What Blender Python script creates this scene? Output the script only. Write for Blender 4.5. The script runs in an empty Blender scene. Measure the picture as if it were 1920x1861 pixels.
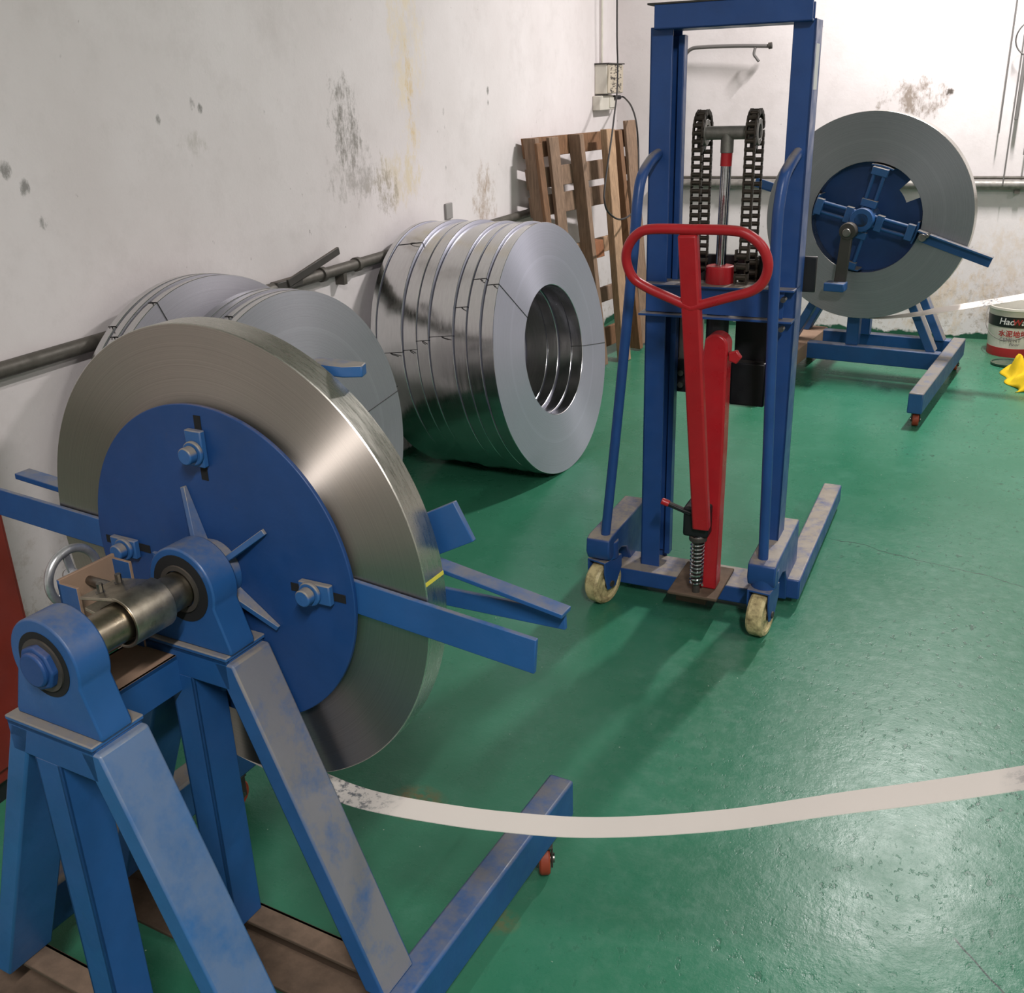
import bpy, bmesh, math, random
from math import sin, cos, pi, radians as rad
from mathutils import Vector, Matrix

random.seed(7)
scene = bpy.context.scene
COL = scene.collection

# ------------------------------------------------------------------ camera
F_PX, PITCH, ROLL, YAW = 1878.0, 0.382, -0.033, 0.419
def make_camera():
    cd = bpy.data.cameras.new('camera')
    cd.sensor_fit = 'HORIZONTAL'; cd.sensor_width = 36.0
    cd.lens = 36.0 * F_PX / 1920.0
    cd.clip_start = 0.02; cd.clip_end = 100
    o = bpy.data.objects.new('camera', cd); COL.objects.link(o)
    r0 = Vector((cos(YAW), sin(YAW), 0)); f0 = Vector((-sin(YAW), cos(YAW), 0)); z = Vector((0, 0, 1))
    fwd = f0 * cos(PITCH) - z * sin(PITCH); up = f0 * sin(PITCH) + z * cos(PITCH)
    ex = r0 * cos(ROLL) + up * sin(ROLL); eu = -r0 * sin(ROLL) + up * cos(ROLL)
    m = Matrix((ex, eu, -fwd)).transposed().to_4x4(); m.translation = (0, 0, 1.6)
    o.matrix_world = m
    scene.camera = o
make_camera()

# ------------------------------------------------------------------ world, lamps, exposure
w = bpy.data.worlds.new('world'); scene.world = w; w.use_nodes = True
w.node_tree.nodes['Background'].inputs[0].default_value = (1, 1, 1, 1)
w.node_tree.nodes['Background'].inputs[1].default_value = 0.02
def area_lamp(name, loc, sx, sy, watts, col=(1.0, 0.965, 0.955), tilt=(0, 0, 0)):
    ld = bpy.data.lights.new(name, 'AREA'); ld.shape = 'RECTANGLE'; ld.size = sx; ld.size_y = sy
    ld.energy = watts; ld.color = col
    o = bpy.data.objects.new(name, ld); COL.objects.link(o); o.location = loc; o.rotation_euler = tilt
    return o
area_lamp('tube_lamp_back', (0.172, 5.96, 3.45), 0.08, 0.6, 115)
area_lamp('tube_lamp_front', (0.9, -1.2, 3.6), 0.12, 1.2, 132)
area_lamp('fill_light_side', (3.0, 2.6, 3.6), 0.12, 1.2, 42)  # added fill light to brighten the room, not a known fixture
scene.view_settings.view_transform = 'Standard'
scene.view_settings.look = 'None'
scene.view_settings.gamma = 1.0
scene.view_settings.use_curve_mapping = False
scene.view_settings.exposure = 0.55

# ------------------------------------------------------------------ node helpers
def srgb(r, g, b):
    f = lambda c: (c / 255 / 12.92) if c / 255 <= 0.04045 else ((c / 255 + 0.055) / 1.055) ** 2.4
    return (f(r), f(g), f(b), 1.0)

class NT:
    def __init__(s, name):
        s.m = bpy.data.materials.new(name); s.m.use_nodes = True
        s.t = s.m.node_tree; s.b = s.t.nodes['Principled BSDF']
        s._co = None
    def node(s, typ, **kw):
        n = s.t.nodes.new(typ)
        for k, v in kw.items(): setattr(n, k, v)
        return n
    def put(s, sock, v):
        if isinstance(v, bpy.types.NodeSocket): s.t.links.new(v, sock)
        else: sock.default_value = v
    def math(s, op, a, b=0.0, c=None, clamp=False):
        n = s.node('ShaderNodeMath', operation=op); n.use_clamp = clamp
        s.put(n.inputs[0], a); s.put(n.inputs[1], b)
        if c is not None: s.put(n.inputs[2], c)
        return n.outputs[0]
    def co(s):
        if s._co is None: s._co = s.node('ShaderNodeTexCoord').outputs['Object']
        return s._co
    def sep(s, v=None):
        n = s.node('ShaderNodeSeparateXYZ'); s.t.links.new(v or s.co(), n.inputs[0]); return n.outputs
    def comb(s, x, y, z):
        n = s.node('ShaderNodeCombineXYZ'); s.put(n.inputs[0], x); s.put(n.inputs[1], y); s.put(n.inputs[2], z); return n.outputs[0]
    def scale(s, v, sc):
        n = s.node('ShaderNodeVectorMath', operation='MULTIPLY'); s.put(n.inputs[0], v); n.inputs[1].default_value = sc; return n.outputs[0]
    def noise(s, scale=5, detail=4, rough=0.55, vec=None, dist=0.0):
        n = s.node('ShaderNodeTexNoise'); s.put(n.inputs['Vector'], vec or s.co())
        n.inputs['Scale'].default_value = scale; n.inputs['Detail'].default_value = detail
        n.inputs['Roughness'].default_value = rough; n.inputs['Distortion'].default_value = dist
        return n.outputs['Fac']
    def voro(s, scale=5, feature='F1', out='Distance', vec=None):
        n = s.node('ShaderNodeTexVoronoi', feature=feature); s.put(n.inputs['Vector'], vec or s.co()); n.inputs['Scale'].default_value = scale
        return n.outputs[out]
    def ramp(s, v, a, b, lo=0.0, hi=1.0):
        n = s.node('ShaderNodeMapRange'); n.clamp = True
        s.put(n.inputs[0], v); n.inputs[1].default_value = a; n.inputs[2].default_value = b
        n.inputs[3].default_value = lo; n.inputs[4].default_value = hi
        return n.outputs[0]
    def mix(s, f, a, b):
        n = s.node('ShaderNodeMix', data_type='RGBA'); s.put(n.inputs[0], f); s.put(n.inputs[6], a); s.put(n.inputs[7], b)
        return n.outputs[2]
    def bump(s, h, strength=0.2, dist=0.01):
        n = s.node('ShaderNodeBump'); n.inputs['Strength'].default_value = strength; n.inputs['Distance'].default_value = dist
        s.put(n.inputs['Height'], h); s.t.links.new(n.outputs[0], s.b.inputs['Normal'])
    def set(s, **kw):
        names = dict(color='Base Color', rough='Roughness', metal='Metallic', aniso='Anisotropic', anrot='Anisotropic Rotation', spec='Specular IOR Level', coat='Coat Weight', coatr='Coat Roughness')
        for k, v in kw.items(): s.put(s.b.inputs[names[k]], v)
        return s
    def upness(s, a=0.6, b=0.95):
        g = s.node('ShaderNodeNewGeometry'); return s.ramp(s.sep(g.outputs['Normal'])[2], a, b)
    def worldpos(s):
        return s.node('ShaderNodeNewGeometry').outputs['Position']
    def blob(s, u, v, cu, cv, ru, rv, soft=1.0):
        a = s.math('POWER', s.math('DIVIDE', s.math('SUBTRACT', u, cu), ru), 2.0)
        b = s.math('POWER', s.math('DIVIDE', s.math('SUBTRACT', v, cv), rv), 2.0)
        return s.ramp(s.math('ADD', a, b), 0.0, 1.0 + soft, 1.0, 0.0)

M = {}
def paint(name, col, rough=0.42, dust=0.35, dustcol=(150, 132, 115), wear=0.25, dark=None, spec=0.45, up=(0.6, 0.95), lo=0.30):
    n = NT(name); p = n.worldpos()
    c = n.mix(n.ramp(n.noise(9, 5, 0.6, p), 0.3, 0.75, 0, 0.55), srgb(*col), srgb(*(dark or [int(x * 0.8) for x in col])))
    chips = n.ramp(n.noise(55, 5, 0.7, p), 0.68, 0.75, 0, wear)
    c = n.mix(chips, c, srgb(70, 66, 62))
    d = n.math('MULTIPLY', n.upness(*up), n.ramp(n.noise(14, 5, 0.7, p), lo, lo + 0.32, 0, dust))
    c = n.mix(d, c, srgb(*dustcol))
    n.set(color=c, rough=n.ramp(n.noise(20, 3, 0.5, p), 0.3, 0.7, rough - 0.08, rough + 0.12), spec=spec)
    n.bump(n.noise(160, 3, 0.5, p), 0.06, 0.004)
    M[name] = n.m
paint('blue_paint', (34, 82, 138), 0.42, 0.8, dustcol=(112, 108, 104), up=(0.25, 0.9))
paint('blue_dusty', (42, 88, 142), 0.5, 1.0, dustcol=(122, 116, 110), up=(0.1, 0.45), lo=0.2)
paint('blue_worn', (46, 96, 150), 0.42, 0.75, dustcol=(122, 126, 132), up=(0.15, 0.6), lo=0.28)
paint('plate_blue', (22, 62, 116), 0.5, 0.4)
paint('stacker_blue', (38, 76, 138), 0.36, 1.0, dustcol=(150, 140, 128), lo=0.22)
paint('red_paint', (186, 36, 44), 0.32, 0.2, wear=0.12)
paint('cabinet_red', (112, 36, 28), 0.4, 0.2, wear=0.1)
paint('black_paint', (26, 26, 30), 0.42, 0.45, dustcol=(96, 90, 84), wear=0.3)
paint('dark_metal', (62, 58, 54), 0.5, 0.3, wear=0.4)
paint('dust_brown', (150, 124, 104), 0.85, 0.6, dustcol=(126, 104, 88), wear=0.05, spec=0.2)
paint('channel_brown', (92, 78, 66), 0.8, 0.7, dustcol=(122, 102, 86), wear=0.1, spec=0.2)
paint('white_plastic', (214, 208, 196), 0.4, 0.1, wear=0.0)
paint('orange_wheel', (158, 66, 42), 0.55, 0.2, wear=0.2)
paint('yellow_cloth', (214, 180, 34), 0.85, 0.0, wear=0.0, spec=0.15)
paint('dark_green', (40, 74, 58), 0.55, 0.3, wear=0.1)

def metal(name, col, rough, var=0.08, scale=40, metalness=1.0):
    n = NT(name); p = n.worldpos()
    n.set(color=n.mix(n.ramp(n.noise(scale, 5, 0.65, p), 0.3, 0.7), srgb(*col), srgb(*[int(c * 0.78) for c in col])), metal=metalness,
          rough=n.ramp(n.noise(scale * 0.6, 4, 0.6, p), 0.3, 0.7, max(0.03, rough - var), rough + var))
    n.bump(n.noise(220, 2, 0.5, p), 0.04, 0.002)
    M[name] = n.m
metal('chrome', (205, 205, 208), 0.15)
metal('shaft_steel', (168, 156, 136), 0.34, 0.10)
metal('band_steel', (188, 178, 160), 0.36, 0.10)
metal('satin_alloy', (196, 196, 198), 0.34, 0.06, 40, 0.75)
metal('grey_steel', (140, 136, 130), 0.5, 0.08, 40, 0.5)
metal('chain_steel', (72, 64, 56), 0.55, 0.08, 40, 0.6)
metal('bolt_steel', (150, 146, 140), 0.38)
metal('pipe_grey', (142, 138, 132), 0.5, 0.1, 30, 0.4)
metal('pipe_dark', (100, 95, 88), 0.55, 0.1, 30, 0.4)

def coil_face(name, col, rough, rings, aniso=0.75, ringamp=0.5, rot=0.0, mt=0.8):
    n = NT(name); x, y, z = n.sep()
    r = n.math('SQRT', n.math('ADD', n.math('MULTIPLY', x, x), n.math('MULTIPLY', y, y)))
    rv = n.comb(r, 0.0, 0.0)
    fine = n.noise(rings, 6, 0.7, rv); broad = n.noise(14, 3, 0.6, rv)
    c = n.mix(n.ramp(fine, 0.25, 0.75), srgb(*col), srgb(*[int(q * 0.84) for q in col]))
    c = n.mix(n.ramp(n.noise(4, 4, 0.6), 0.4, 0.75, 0, 0.22), c, srgb(*[int(q * 0.80) for q in col]))
    c = n.mix(n.ramp(broad, 0.56, 0.64, 0, 0.10), c, srgb(*[min(255, int(q * 1.18)) for q in col]))
    tg = n.node('ShaderNodeTangent'); tg.direction_type = 'RADIAL'; tg.axis = 'Z'
    n.t.links.new(tg.outputs[0], n.b.inputs['Tangent'])
    n.set(color=c, metal=mt, rough=n.ramp(fine, 0.2, 0.8, rough - 0.05, rough + 0.08), aniso=aniso, anrot=rot)
    n.bump(n.math('ADD', fine, n.math('MULTIPLY', broad, 0.6)), ringamp, 0.0015)
    M[name] = n.m
coil_face('coil_face_bright', (194, 193, 208), 0.42, 300, 0.7, 0.35, 0.25, 0.6)
coil_face('coil_face_grey', (178, 175, 184), 0.46, 300, 0.65, 0.3, 0.25, 0.55)
coil_face('coil_face_reel', (196, 186, 177), 0.44, 420, 1.0, 0.12, 0.25, 0.95)
coil_face('coil_face_far', (150, 152, 156), 0.46, 200, 0.6, 0.3, 0.25, 0.6)

def coil_tread(name, col, rough, streak=True):
    n = NT(name); x, y, z = n.sep()
    v = n.scale(n.co(), (3.0, 3.0, 30.0))
    c = n.mix(n.ramp(n.noise(6, 5, 0.7, v), 0.35, 0.75, 0, 0.35), srgb(*col), srgb(*[int(q * 0.82) for q in col]))
    n.set(color=c, metal=1.0, rough=n.ramp(n.noise(9, 5, 0.7, v), 0.3, 0.75, rough - 0.05, rough + 0.10), aniso=0.3)
    tg = n.node('ShaderNodeTangent'); tg.direction_type = 'RADIAL'; tg.axis = 'Z'
    n.t.links.new(tg.outputs[0], n.b.inputs['Tangent'])
    n.bump(n.noise(3.5, 2, 0.4, n.scale(n.co(), (1, 1, 6))), 0.10, 0.01)
    M[name] = n.m
coil_tread('coil_tread_bright', (206, 206, 206), 0.17)
coil_tread('coil_tread_dull', (196, 192, 184), 0.27)

def strip_mat(name, col):
    n = NT(name); p = n.worldpos()
    sp = n.ramp(n.noise(70, 6, 0.7, p), 0.50, 0.60)
    x, y, z = n.sep(p)
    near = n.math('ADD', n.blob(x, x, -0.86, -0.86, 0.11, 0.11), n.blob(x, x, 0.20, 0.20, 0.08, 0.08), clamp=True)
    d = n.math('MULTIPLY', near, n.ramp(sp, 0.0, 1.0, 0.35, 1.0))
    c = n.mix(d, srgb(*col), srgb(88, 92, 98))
    n.set(color=c, metal=0.25, rough=0.42)
    M[name] = n.m
strip_mat('strip_white', (226, 218, 210))

def wood(name, col):
    n = NT(name); v = n.scale(n.co(), (18, 18, 1.6))
    g = n.noise(5, 6, 0.65, v, 0.6)
    c = n.mix(n.ramp(g, 0.3, 0.7), srgb(*col), srgb(*[int(q * 0.72) for q in col]))
    c = n.mix(n.ramp(n.noise(3, 3, 0.5), 0.5, 0.8, 0, 0.5), c, srgb(96, 82, 72))
    n.set(color=c, rough=0.8, spec=0.25); n.bump(g, 0.3, 0.004)
    M[name] = n.m
wood('wood_grey', (146, 120, 100)); wood('wood_brown', (136, 100, 74)); wood('wood_tan', (184, 150, 120)); wood('wood_rust', (160, 106, 76))

def nylon():
    n = NT('nylon'); p = n.worldpos()
    c = n.mix(n.ramp(n.noise(28, 5, 0.7, p), 0.42, 0.68), srgb(206, 188, 140), srgb(112, 96, 66))
    n.set(color=c, rough=0.5); n.bump(n.noise(60, 3, 0.6, p), 0.1, 0.003); M['nylon'] = n.m
nylon()

def wall_mat(name, left):
    n = NT(name); p = n.worldpos(); X, Y, Z = n.sep(p); u = Y if left else X
    base = n.mix(n.ramp(n.noise(1.6, 5, 0.6, p), 0.3, 0.7), srgb(224, 217, 217), srgb(212, 204, 203))
    c = n.mix(n.ramp(n.noise(5, 8, 0.75, p), 0.50, 0.78, 0, 0.5), base, srgb(196, 188, 186))
    n1 = n.noise(17, 8, 0.78, n.scale(p, (1, 1, 0.55))); n2 = n.noise(60, 4, 0.7, p)
    def stain(cu, cz, ru, rz, col, k=1.0, soft=1.0, lo=0.42, hi=0.60):
        nonlocal c
        m = n.blob(u, Z, cu, cz, ru, rz, soft)
        t = n.ramp(n.math('ADD', n.math('MULTIPLY', n.math('SUBTRACT', m, 1.0), 0.42), n1), lo - 0.02, hi - 0.04)
        f = n.math('MULTIPLY', n.math('MULTIPLY', t, n.ramp(m, 0.0, 0.35)), k * 0.8, clamp=True)
        c = n.mix(f, c, srgb(*col))
    if left:
        stain(4.20, 1.85, 0.20, 0.75, (222, 206, 178), 0.8)
        stain(4.22, 1.62, 0.05, 0.30, (206, 180, 134), 0.85)
        stain(4.06, 1.26, 0.30, 0.16, (212, 198, 172), 0.9)
        stain(3.66, 1.50, 0.14, 0.25, (112, 108, 100), 1.0)
        stain(3.72, 1.30, 0.30, 0.16, (148, 142, 136), 0.8)
        stain(3.95, 1.22, 0.14, 0.12, (140, 132, 122), 0.9)
        stain(4.96, 1.08, 0.19, 0.24, (158, 136, 116), 0.95)
        for (a, b, r) in ((1.995, 1.458, .03), (2.05, 1.405, .03), (4.54, 1.534, .03), (4.53, 1.28, .02), (2.76, 1.60, .03), (2.80, 1.585, .02), (3.14, 1.566, .015), (2.088, 1.31, .03), (2.6, 1.56, .02), (5.05, 1.62, .025), (5.05, 1.56, .02)):
            stain(a, b, r * 0.8, r * 1.1, (118, 116, 112), 1.0, 0.7)
        stain(2.75, 1.48, 0.10, 0.05, (186, 180, 174), 0.8)
    else:
        stain(-0.36, 1.49, 0.24, 0.16, (132, 118, 106), 1.1)
        stain(-0.153, 1.528, 0.035, 0.03, (92, 84, 78), 1.3, 0.7)
        stain(-0.05, 0.25, 0.6, 0.32, (206, 184, 158), 0.8)
        stain(0.35, 0.45, 0.5, 0.4, (204, 184, 164), 0.6)
    sp = n.math('MULTIPLY', n.ramp(n.noise(42, 3, 0.6, n.scale(p, (1, 1, 0.5))), 0.70, 0.75), n.ramp(n.noise(2.2, 2, 0.5, p), 0.42, 0.62, 0, 0.75))
    c = n.mix(sp, c, srgb(120, 114, 110))
    low = n.math('MULTIPLY', n.ramp(Z, 0.15, 0.6, 1, 0), n.ramp(n.noise(18, 6, 0.75, p), 0.52, 0.66, 0, 0.7))
    c = n.mix(low, c, srgb(150, 132, 112))
    edge = n.math('ADD', Z, n.math('MULTIPLY', n.noise(7, 5, 0.6, p), -0.12))
    c = n.mix(n.ramp(edge, -0.03, -0.018, 1, 0), c, srgb(38, 84, 64))
    n.set(color=c, rough=0.85, spec=0.2)
    n.bump(n.math('ADD', n.noise(5, 5, 0.6, p), n.math('MULTIPLY', n2, 0.2)), 0.15, 0.02)
    M[name] = n.m
wall_mat('wall_left_plaster', True); wall_mat('wall_back_plaster', False)

def floor_mat():
    n = NT('floor_green'); p = n.worldpos(); X, Y, Z = n.sep(p)
    c = n.mix(n.ramp(n.noise(1.3, 5, 0.6, p), 0.32, 0.68), srgb(42, 106, 79), srgb(58, 118, 93))
    c = n.mix(n.ramp(n.noise(7, 6, 0.7, p), 0.52, 0.75, 0, 0.5), c, srgb(72, 126, 104))
    worn = n.math('MULTIPLY', n.blob(X, Y, 0.25, 2.4, 0.8, 1.3), 0.5)
    wn = n.noise(22, 6, 0.72, p)
    c = n.mix(n.math('MULTIPLY', worn, n.ramp(wn, 0.46, 0.68, 0, 0.8)), c, srgb(120, 150, 136))
    dk = n.math('MULTIPLY', n.ramp(n.noise(46, 3, 0.65, n.scale(p, (1.0, 0.6, 1.0))), 0.60, 0.65), n.math('MULTIPLY', n.ramp(X, -0.8, 0.3, 0.05, 0.95), n.ramp(n.noise(2.6, 3, 0.5, p), 0.35, 0.6)))
    c = n.mix(dk, c, srgb(32, 76, 58))
    chips = n.math('MULTIPLY', n.ramp(n.voro(26, vec=p), 0.035, 0.05, 1, 0), n.ramp(n.noise(3.1, 2, 0.5, p), 0.45, 0.6))
    c = n.mix(chips, c, srgb(186, 200, 184))
    mud = n.math('ADD', n.blob(X, Y, -0.86, 1.20, 0.05, 0.06), n.math('ADD', n.blob(X, Y, -1.05, 1.72, 0.06, 0.05), n.math('MULTIPLY', n.blob(X, Y, -0.70, 1.45, 0.03, 0.03), 0.6)), clamp=True)
    c = n.mix(n.math('MULTIPLY', mud, n.ramp(n.noise(40, 5, 0.7, p), 0.38, 0.58)), c, srgb(112, 96, 60))
    # hairline cracks
    def crack(cx, cy, ang, ln, wob):
        nonlocal c
        dx = n.math('SUBTRACT', X, cx); dy = n.math('SUBTRACT', Y, cy)
        s = n.math('ADD', n.math('MULTIPLY', dx, cos(ang)), n.math('MULTIPLY', dy, sin(ang)))
        t = n.math('SUBTRACT', n.math('MULTIPLY', dy, cos(ang)), n.math('MULTIPLY', dx, sin(ang)))
        t = n.math('ADD', t, n.math('MULTIPLY', n.math('SUBTRACT', n.noise(6, 4, 0.6, p), 0.5), wob))
        f = n.math('MULTIPLY', n.ramp(n.math('ABSOLUTE', t), 0.0012, 0.0028, 1, 0), n.ramp(n.math('ABSOLUTE', s), ln * 0.45, ln * 0.5, 1, 0))
        c = n.mix(f, c, srgb(26, 52, 42))
    crack(0.1, 3.53, rad(-16), 0.9, 0.10); crack(0.23, 1.66, rad(-52), 0.22, 0.02)
    grime = n.math('MULTIPLY', n.ramp(Y, 6.4, 7.2, 0, 0.6), n.noise(9, 5, 0.7, p))
    c = n.mix(grime, c, srgb(96, 104, 84))
    rg = n.math('ADD', n.ramp(n.noise(5, 5, 0.65, p), 0.3, 0.7, 0.22, 0.36), n.math('MULTIPLY', worn, 0.05))
    n.set(color=c, rough=rg, spec=0.28)
    h = n.math('ADD', n.math('ADD', n.math('MULTIPLY', n.noise(30, 6, 0.7, p), 0.6), n.math('MULTIPLY', n.noise(3.2, 3, 0.5, p), 0.6)), n.math('MULTIPLY', dk, -0.35))
    n.bump(h, 0.20, 0.010)
    M['floor_green'] = n.m
floor_mat()

def plain(name, col, rough=0.8):
    n = NT(name); p = n.worldpos()
    n.set(color=n.mix(n.noise(3, 4, 0.6, p), srgb(*col), srgb(*[int(q * 0.88) for q in col])), rough=rough); M[name] = n.m
plain('ceiling_white', (190, 186, 182)); plain('wall_plain', (206, 200, 196))
plain('cable_black', (40, 38, 38), 0.6); plain('cable_grey', (112, 108, 106), 0.7); plain('hole_black', (8, 9, 12), 0.9)
plain('print_white', (232, 230, 228), 0.5); plain('print_red', (178, 40, 44), 0.5); plain('print_black', (30, 29, 31), 0.4); plain('print_grey', (92, 88, 90), 0.5)
plain('tape_yellow', (206, 196, 70), 0.5); plain('clip_grey', (150, 146, 144), 0.6)
def box_mat():
    n = NT('box_print'); x, y, z = n.sep()
    v = n.scale(n.co(), (14, 14, 70))
    f = n.math('MULTIPLY', n.ramp(n.noise(0.9, 5, 0.75, v), 0.51, 0.55), n.ramp(n.math('ABSOLUTE', y), 0.11, 0.13, 1, 0))
    n.set(color=n.mix(f, srgb(190, 178, 160), srgb(52, 46, 42)), rough=0.6); M['box_print'] = n.m
box_mat()

# ------------------------------------------------------------------ mesh helpers
class MB:
    def __init__(s): s.bm = bmesh.new()
    def box(s, x0, x1, y0, y1, z0, z1, mat=None):
        vs = [s.bm.verts.new(((x0, x1)[i & 1], (y0, y1)[(i >> 1) & 1], (z0, z1)[(i >> 2) & 1])) for i in range(8)]
        if mat: 
            for v in vs: v.co = mat @ v.co
        for f in ((0, 2, 3, 1), (4, 5, 7, 6), (0, 1, 5, 4), (2, 6, 7, 3), (0, 4, 6, 2), (1, 3, 7, 5)): s.bm.faces.new([vs[i] for i in f])
        return s
    def bar(s, a, b, w, h, up=(0, 0, 1)):
        a = Vector(a); b = Vector(b); d = (b - a); L = d.length; d.normalize()
        sx = d.cross(Vector(up)); sx.normalize(); u = sx.cross(d)
        m = Matrix((sx, d, u)).transposed().to_4x4(); m.translation = a
        return s.box(-w / 2, w / 2, 0, L, -h / 2, h / 2, m)
    def prism(s, pts, axis, d0, d1):
        """polygon in the two other axes (in xyz order) extruded along axis"""
        def mk(p, d): return {'x': (d, p[0], p[1]), 'y': (p[0], d, p[1]), 'z': (p[0], p[1], d)}[axis]
        A = [s.bm.verts.new(mk(p, d0)) for p in pts]; B = [s.bm.verts.new(mk(p, d1)) for p in pts]
        n = len(pts); s.bm.faces.new(A); s.bm.faces.new(list(reversed(B)))
        for i in range(n): s.bm.faces.new([A[i], B[i], B[(i + 1) % n], A[(i + 1) % n]])
        return s
    def cyl(s, a, b, r, seg=24, r2=None, cap=True):
        a = Vector(a); b = Vector(b); d = (b - a).normalized()
        t = Vector((0, 0, 1)) if abs(d.z) < 0.9 else Vector((1, 0, 0))
        u = d.cross(t).normalized(); v = d.cross(u); r2 = r if r2 is None else r2
        A = []; B = []
        for i in range(seg):
            k = 2 * pi * i / seg; w_ = u * cos(k) + v * sin(k)
            A.append(s.bm.verts.new(a + w_ * r)); B.append(s.bm.verts.new(b + w_ * r2))
        for i in range(seg): s.bm.faces.new([A[i], A[(i + 1) % seg], B[(i + 1) % seg], B[i]])
        if cap: s.bm.faces.new(list(reversed(A))); s.bm.faces.new(B)
        return s
    def lathe(s, prof, a, d, seg=64, closed=True):
        """prof = [(radius, along)], axis through a along d"""
        a = Vector(a); d = Vector(d).normalized()
        t = Vector((0, 0, 1)) if abs(d.z) < 0.9 else Vector((1, 0, 0))
        u = d.cross(t).normalized(); v = d.cross(u)
        R = []
        for (r, h) in prof:
            R.append([s.bm.verts.new(a + d * h + (u * cos(2 * pi * i / seg) + v * sin(2 * pi * i / seg)) * r) for i in range(seg)])
        n = len(prof)
        for j in range(n if closed else n - 1):
            P = R[j]; Q = R[(j + 1) % n]
            for i in range(seg): s.bm.faces.new([P[i], P[(i + 1) % seg], Q[(i + 1) % seg], Q[i]])
        return s
    def tube(s, path, r, seg=10, closed=False):
        pts = [Vector(p) for p in path]; n = len(pts); rings = []
        prev = None
        for i, p in enumerate(pts):
            if closed: d = pts[(i + 1) % n] - pts[i - 1]
            else: d = pts[min(i + 1, n - 1)] - pts[max(i - 1, 0)]
            d.normalize()
            if prev is None:
                t = Vector((0, 0, 1)) if abs(d.z) < 0.9 else Vector((1, 0, 0)); u = d.cross(t).normalized()
            else:
                u = prev - d * prev.dot(d); u.normalize()
            prev = u; v = d.cross(u)
            rr = r[i] if isinstance(r, (list, tuple)) else r
            rings.append([s.bm.verts.new(p + (u * cos(2 * pi * k / seg) + v * sin(2 * pi * k / seg)) * rr) for k in range(seg)])
        for i in range(n if closed else n - 1):
            A = rings[i]; B = rings[(i + 1) % n]
            off = 0
            if closed and i == n - 1:
                off = min(range(seg), key=lambda o: (A[0].co - B[o].co).length)
            for k in range(seg): s.bm.faces.new([A[k], A[(k + 1) % seg], B[(k + 1 + off) % seg], B[(k + off) % seg]])
        if not closed:
            s.bm.faces.new(list(reversed(rings[0]))); s.bm.faces.new(rings[-1])
        return s
    def build(s, name, mat, parent=None, bevel=0.0, smooth=35, mats=None, pick=None):
        bmesh.ops.recalc_face_normals(s.bm, faces=s.bm.faces)
        me = bpy.data.meshes.new(name)
        if pick:
            for f in s.bm.faces: f.material_index = pick(f)
        s.bm.to_mesh(me); s.bm.free()
        for m_ in (mats or [mat]): me.materials.append(M[m_])
        for p in me.polygons: p.use_smooth = True
        me.set_sharp_from_angle(angle=rad(smooth))
        o = bpy.data.objects.new(name, me); COL.objects.link(o)
        if parent: o.parent = parent
        if bevel:
            b = o.modifiers.new('bevel', 'BEVEL'); b.width = bevel; b.segments = 2; b.limit_method = 'ANGLE'; b.angle_limit = rad(40)
        return o

def tag(o, label, cat, group=None):
    o['label'] = label; o['category'] = cat
    if group: o['group'] = group
    return o
def thing(name, label, cat, loc=(0, 0, 0), yaw=0.0, group=None):
    o = bpy.data.objects.new(name, None); COL.objects.link(o); o.empty_display_size = 0.1
    o.location = loc; o.rotation_euler = (0, 0, -yaw)
    return tag(o, label, cat, group)
def structure(o): o['kind'] = 'structure'; return o
def instance(mesh, name, parent, mat=None):
    o = bpy.data.objects.new(name, mesh); COL.objects.link(o); o.parent = parent
    if mat is not None: o.matrix_local = mat
    return o
def arc(cx, cy, r, a0, a1, n): return [(cx + r * cos(rad(a0 + (a1 - a0) * i / n)), cy + r * sin(rad(a0 + (a1 - a0) * i / n))) for i in range(n + 1)]
def smooth_path(pts, n=8):
    P = [Vector(p) for p in pts]; out = []
    for i in range(len(P) - 1):
        p0 = P[max(i - 1, 0)]; p1 = P[i]; p2 = P[i + 1]; p3 = P[min(i + 2, len(P) - 1)]
        for k in range(n):
            t = k / n
            out.append(0.5 * ((2 * p1) + (p2 - p0) * t + (2 * p0 - 5 * p1 + 4 * p2 - p3) * t * t + (3 * p1 - p0 - 3 * p2 + p3) * t ** 3))
    out.append(P[-1]); return out

# ------------------------------------------------------------------ the room
WX, WY = -2.31, 7.21
structure(MB().box(WX - 0.1, 4.2, -3.6, WY + 0.1, -0.1, 0.0).build('floor', 'floor_green'))
structure(MB().box(WX - 0.12, WX, -3.6, WY + 0.1, 0.0, 3.9).build('wall_left', 'wall_left_plaster'))
structure(MB().box(WX, 4.2, WY, WY + 0.12, 0.0, 3.9).build('wall_back', 'wall_back_plaster'))
structure(MB().box(4.2, 4.32, -3.6, WY + 0.12, 0.0, 3.9).build('wall_right', 'wall_plain'))
structure(MB().box(WX - 0.12, 4.32, -3.72, -3.6, 0.0, 3.9).build('wall_front', 'wall_plain'))
structure(MB().box(WX - 0.12, 4.32, -3.72, WY + 0.12, 3.9, 4.0).build('ceiling', 'ceiling_white'))

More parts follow.
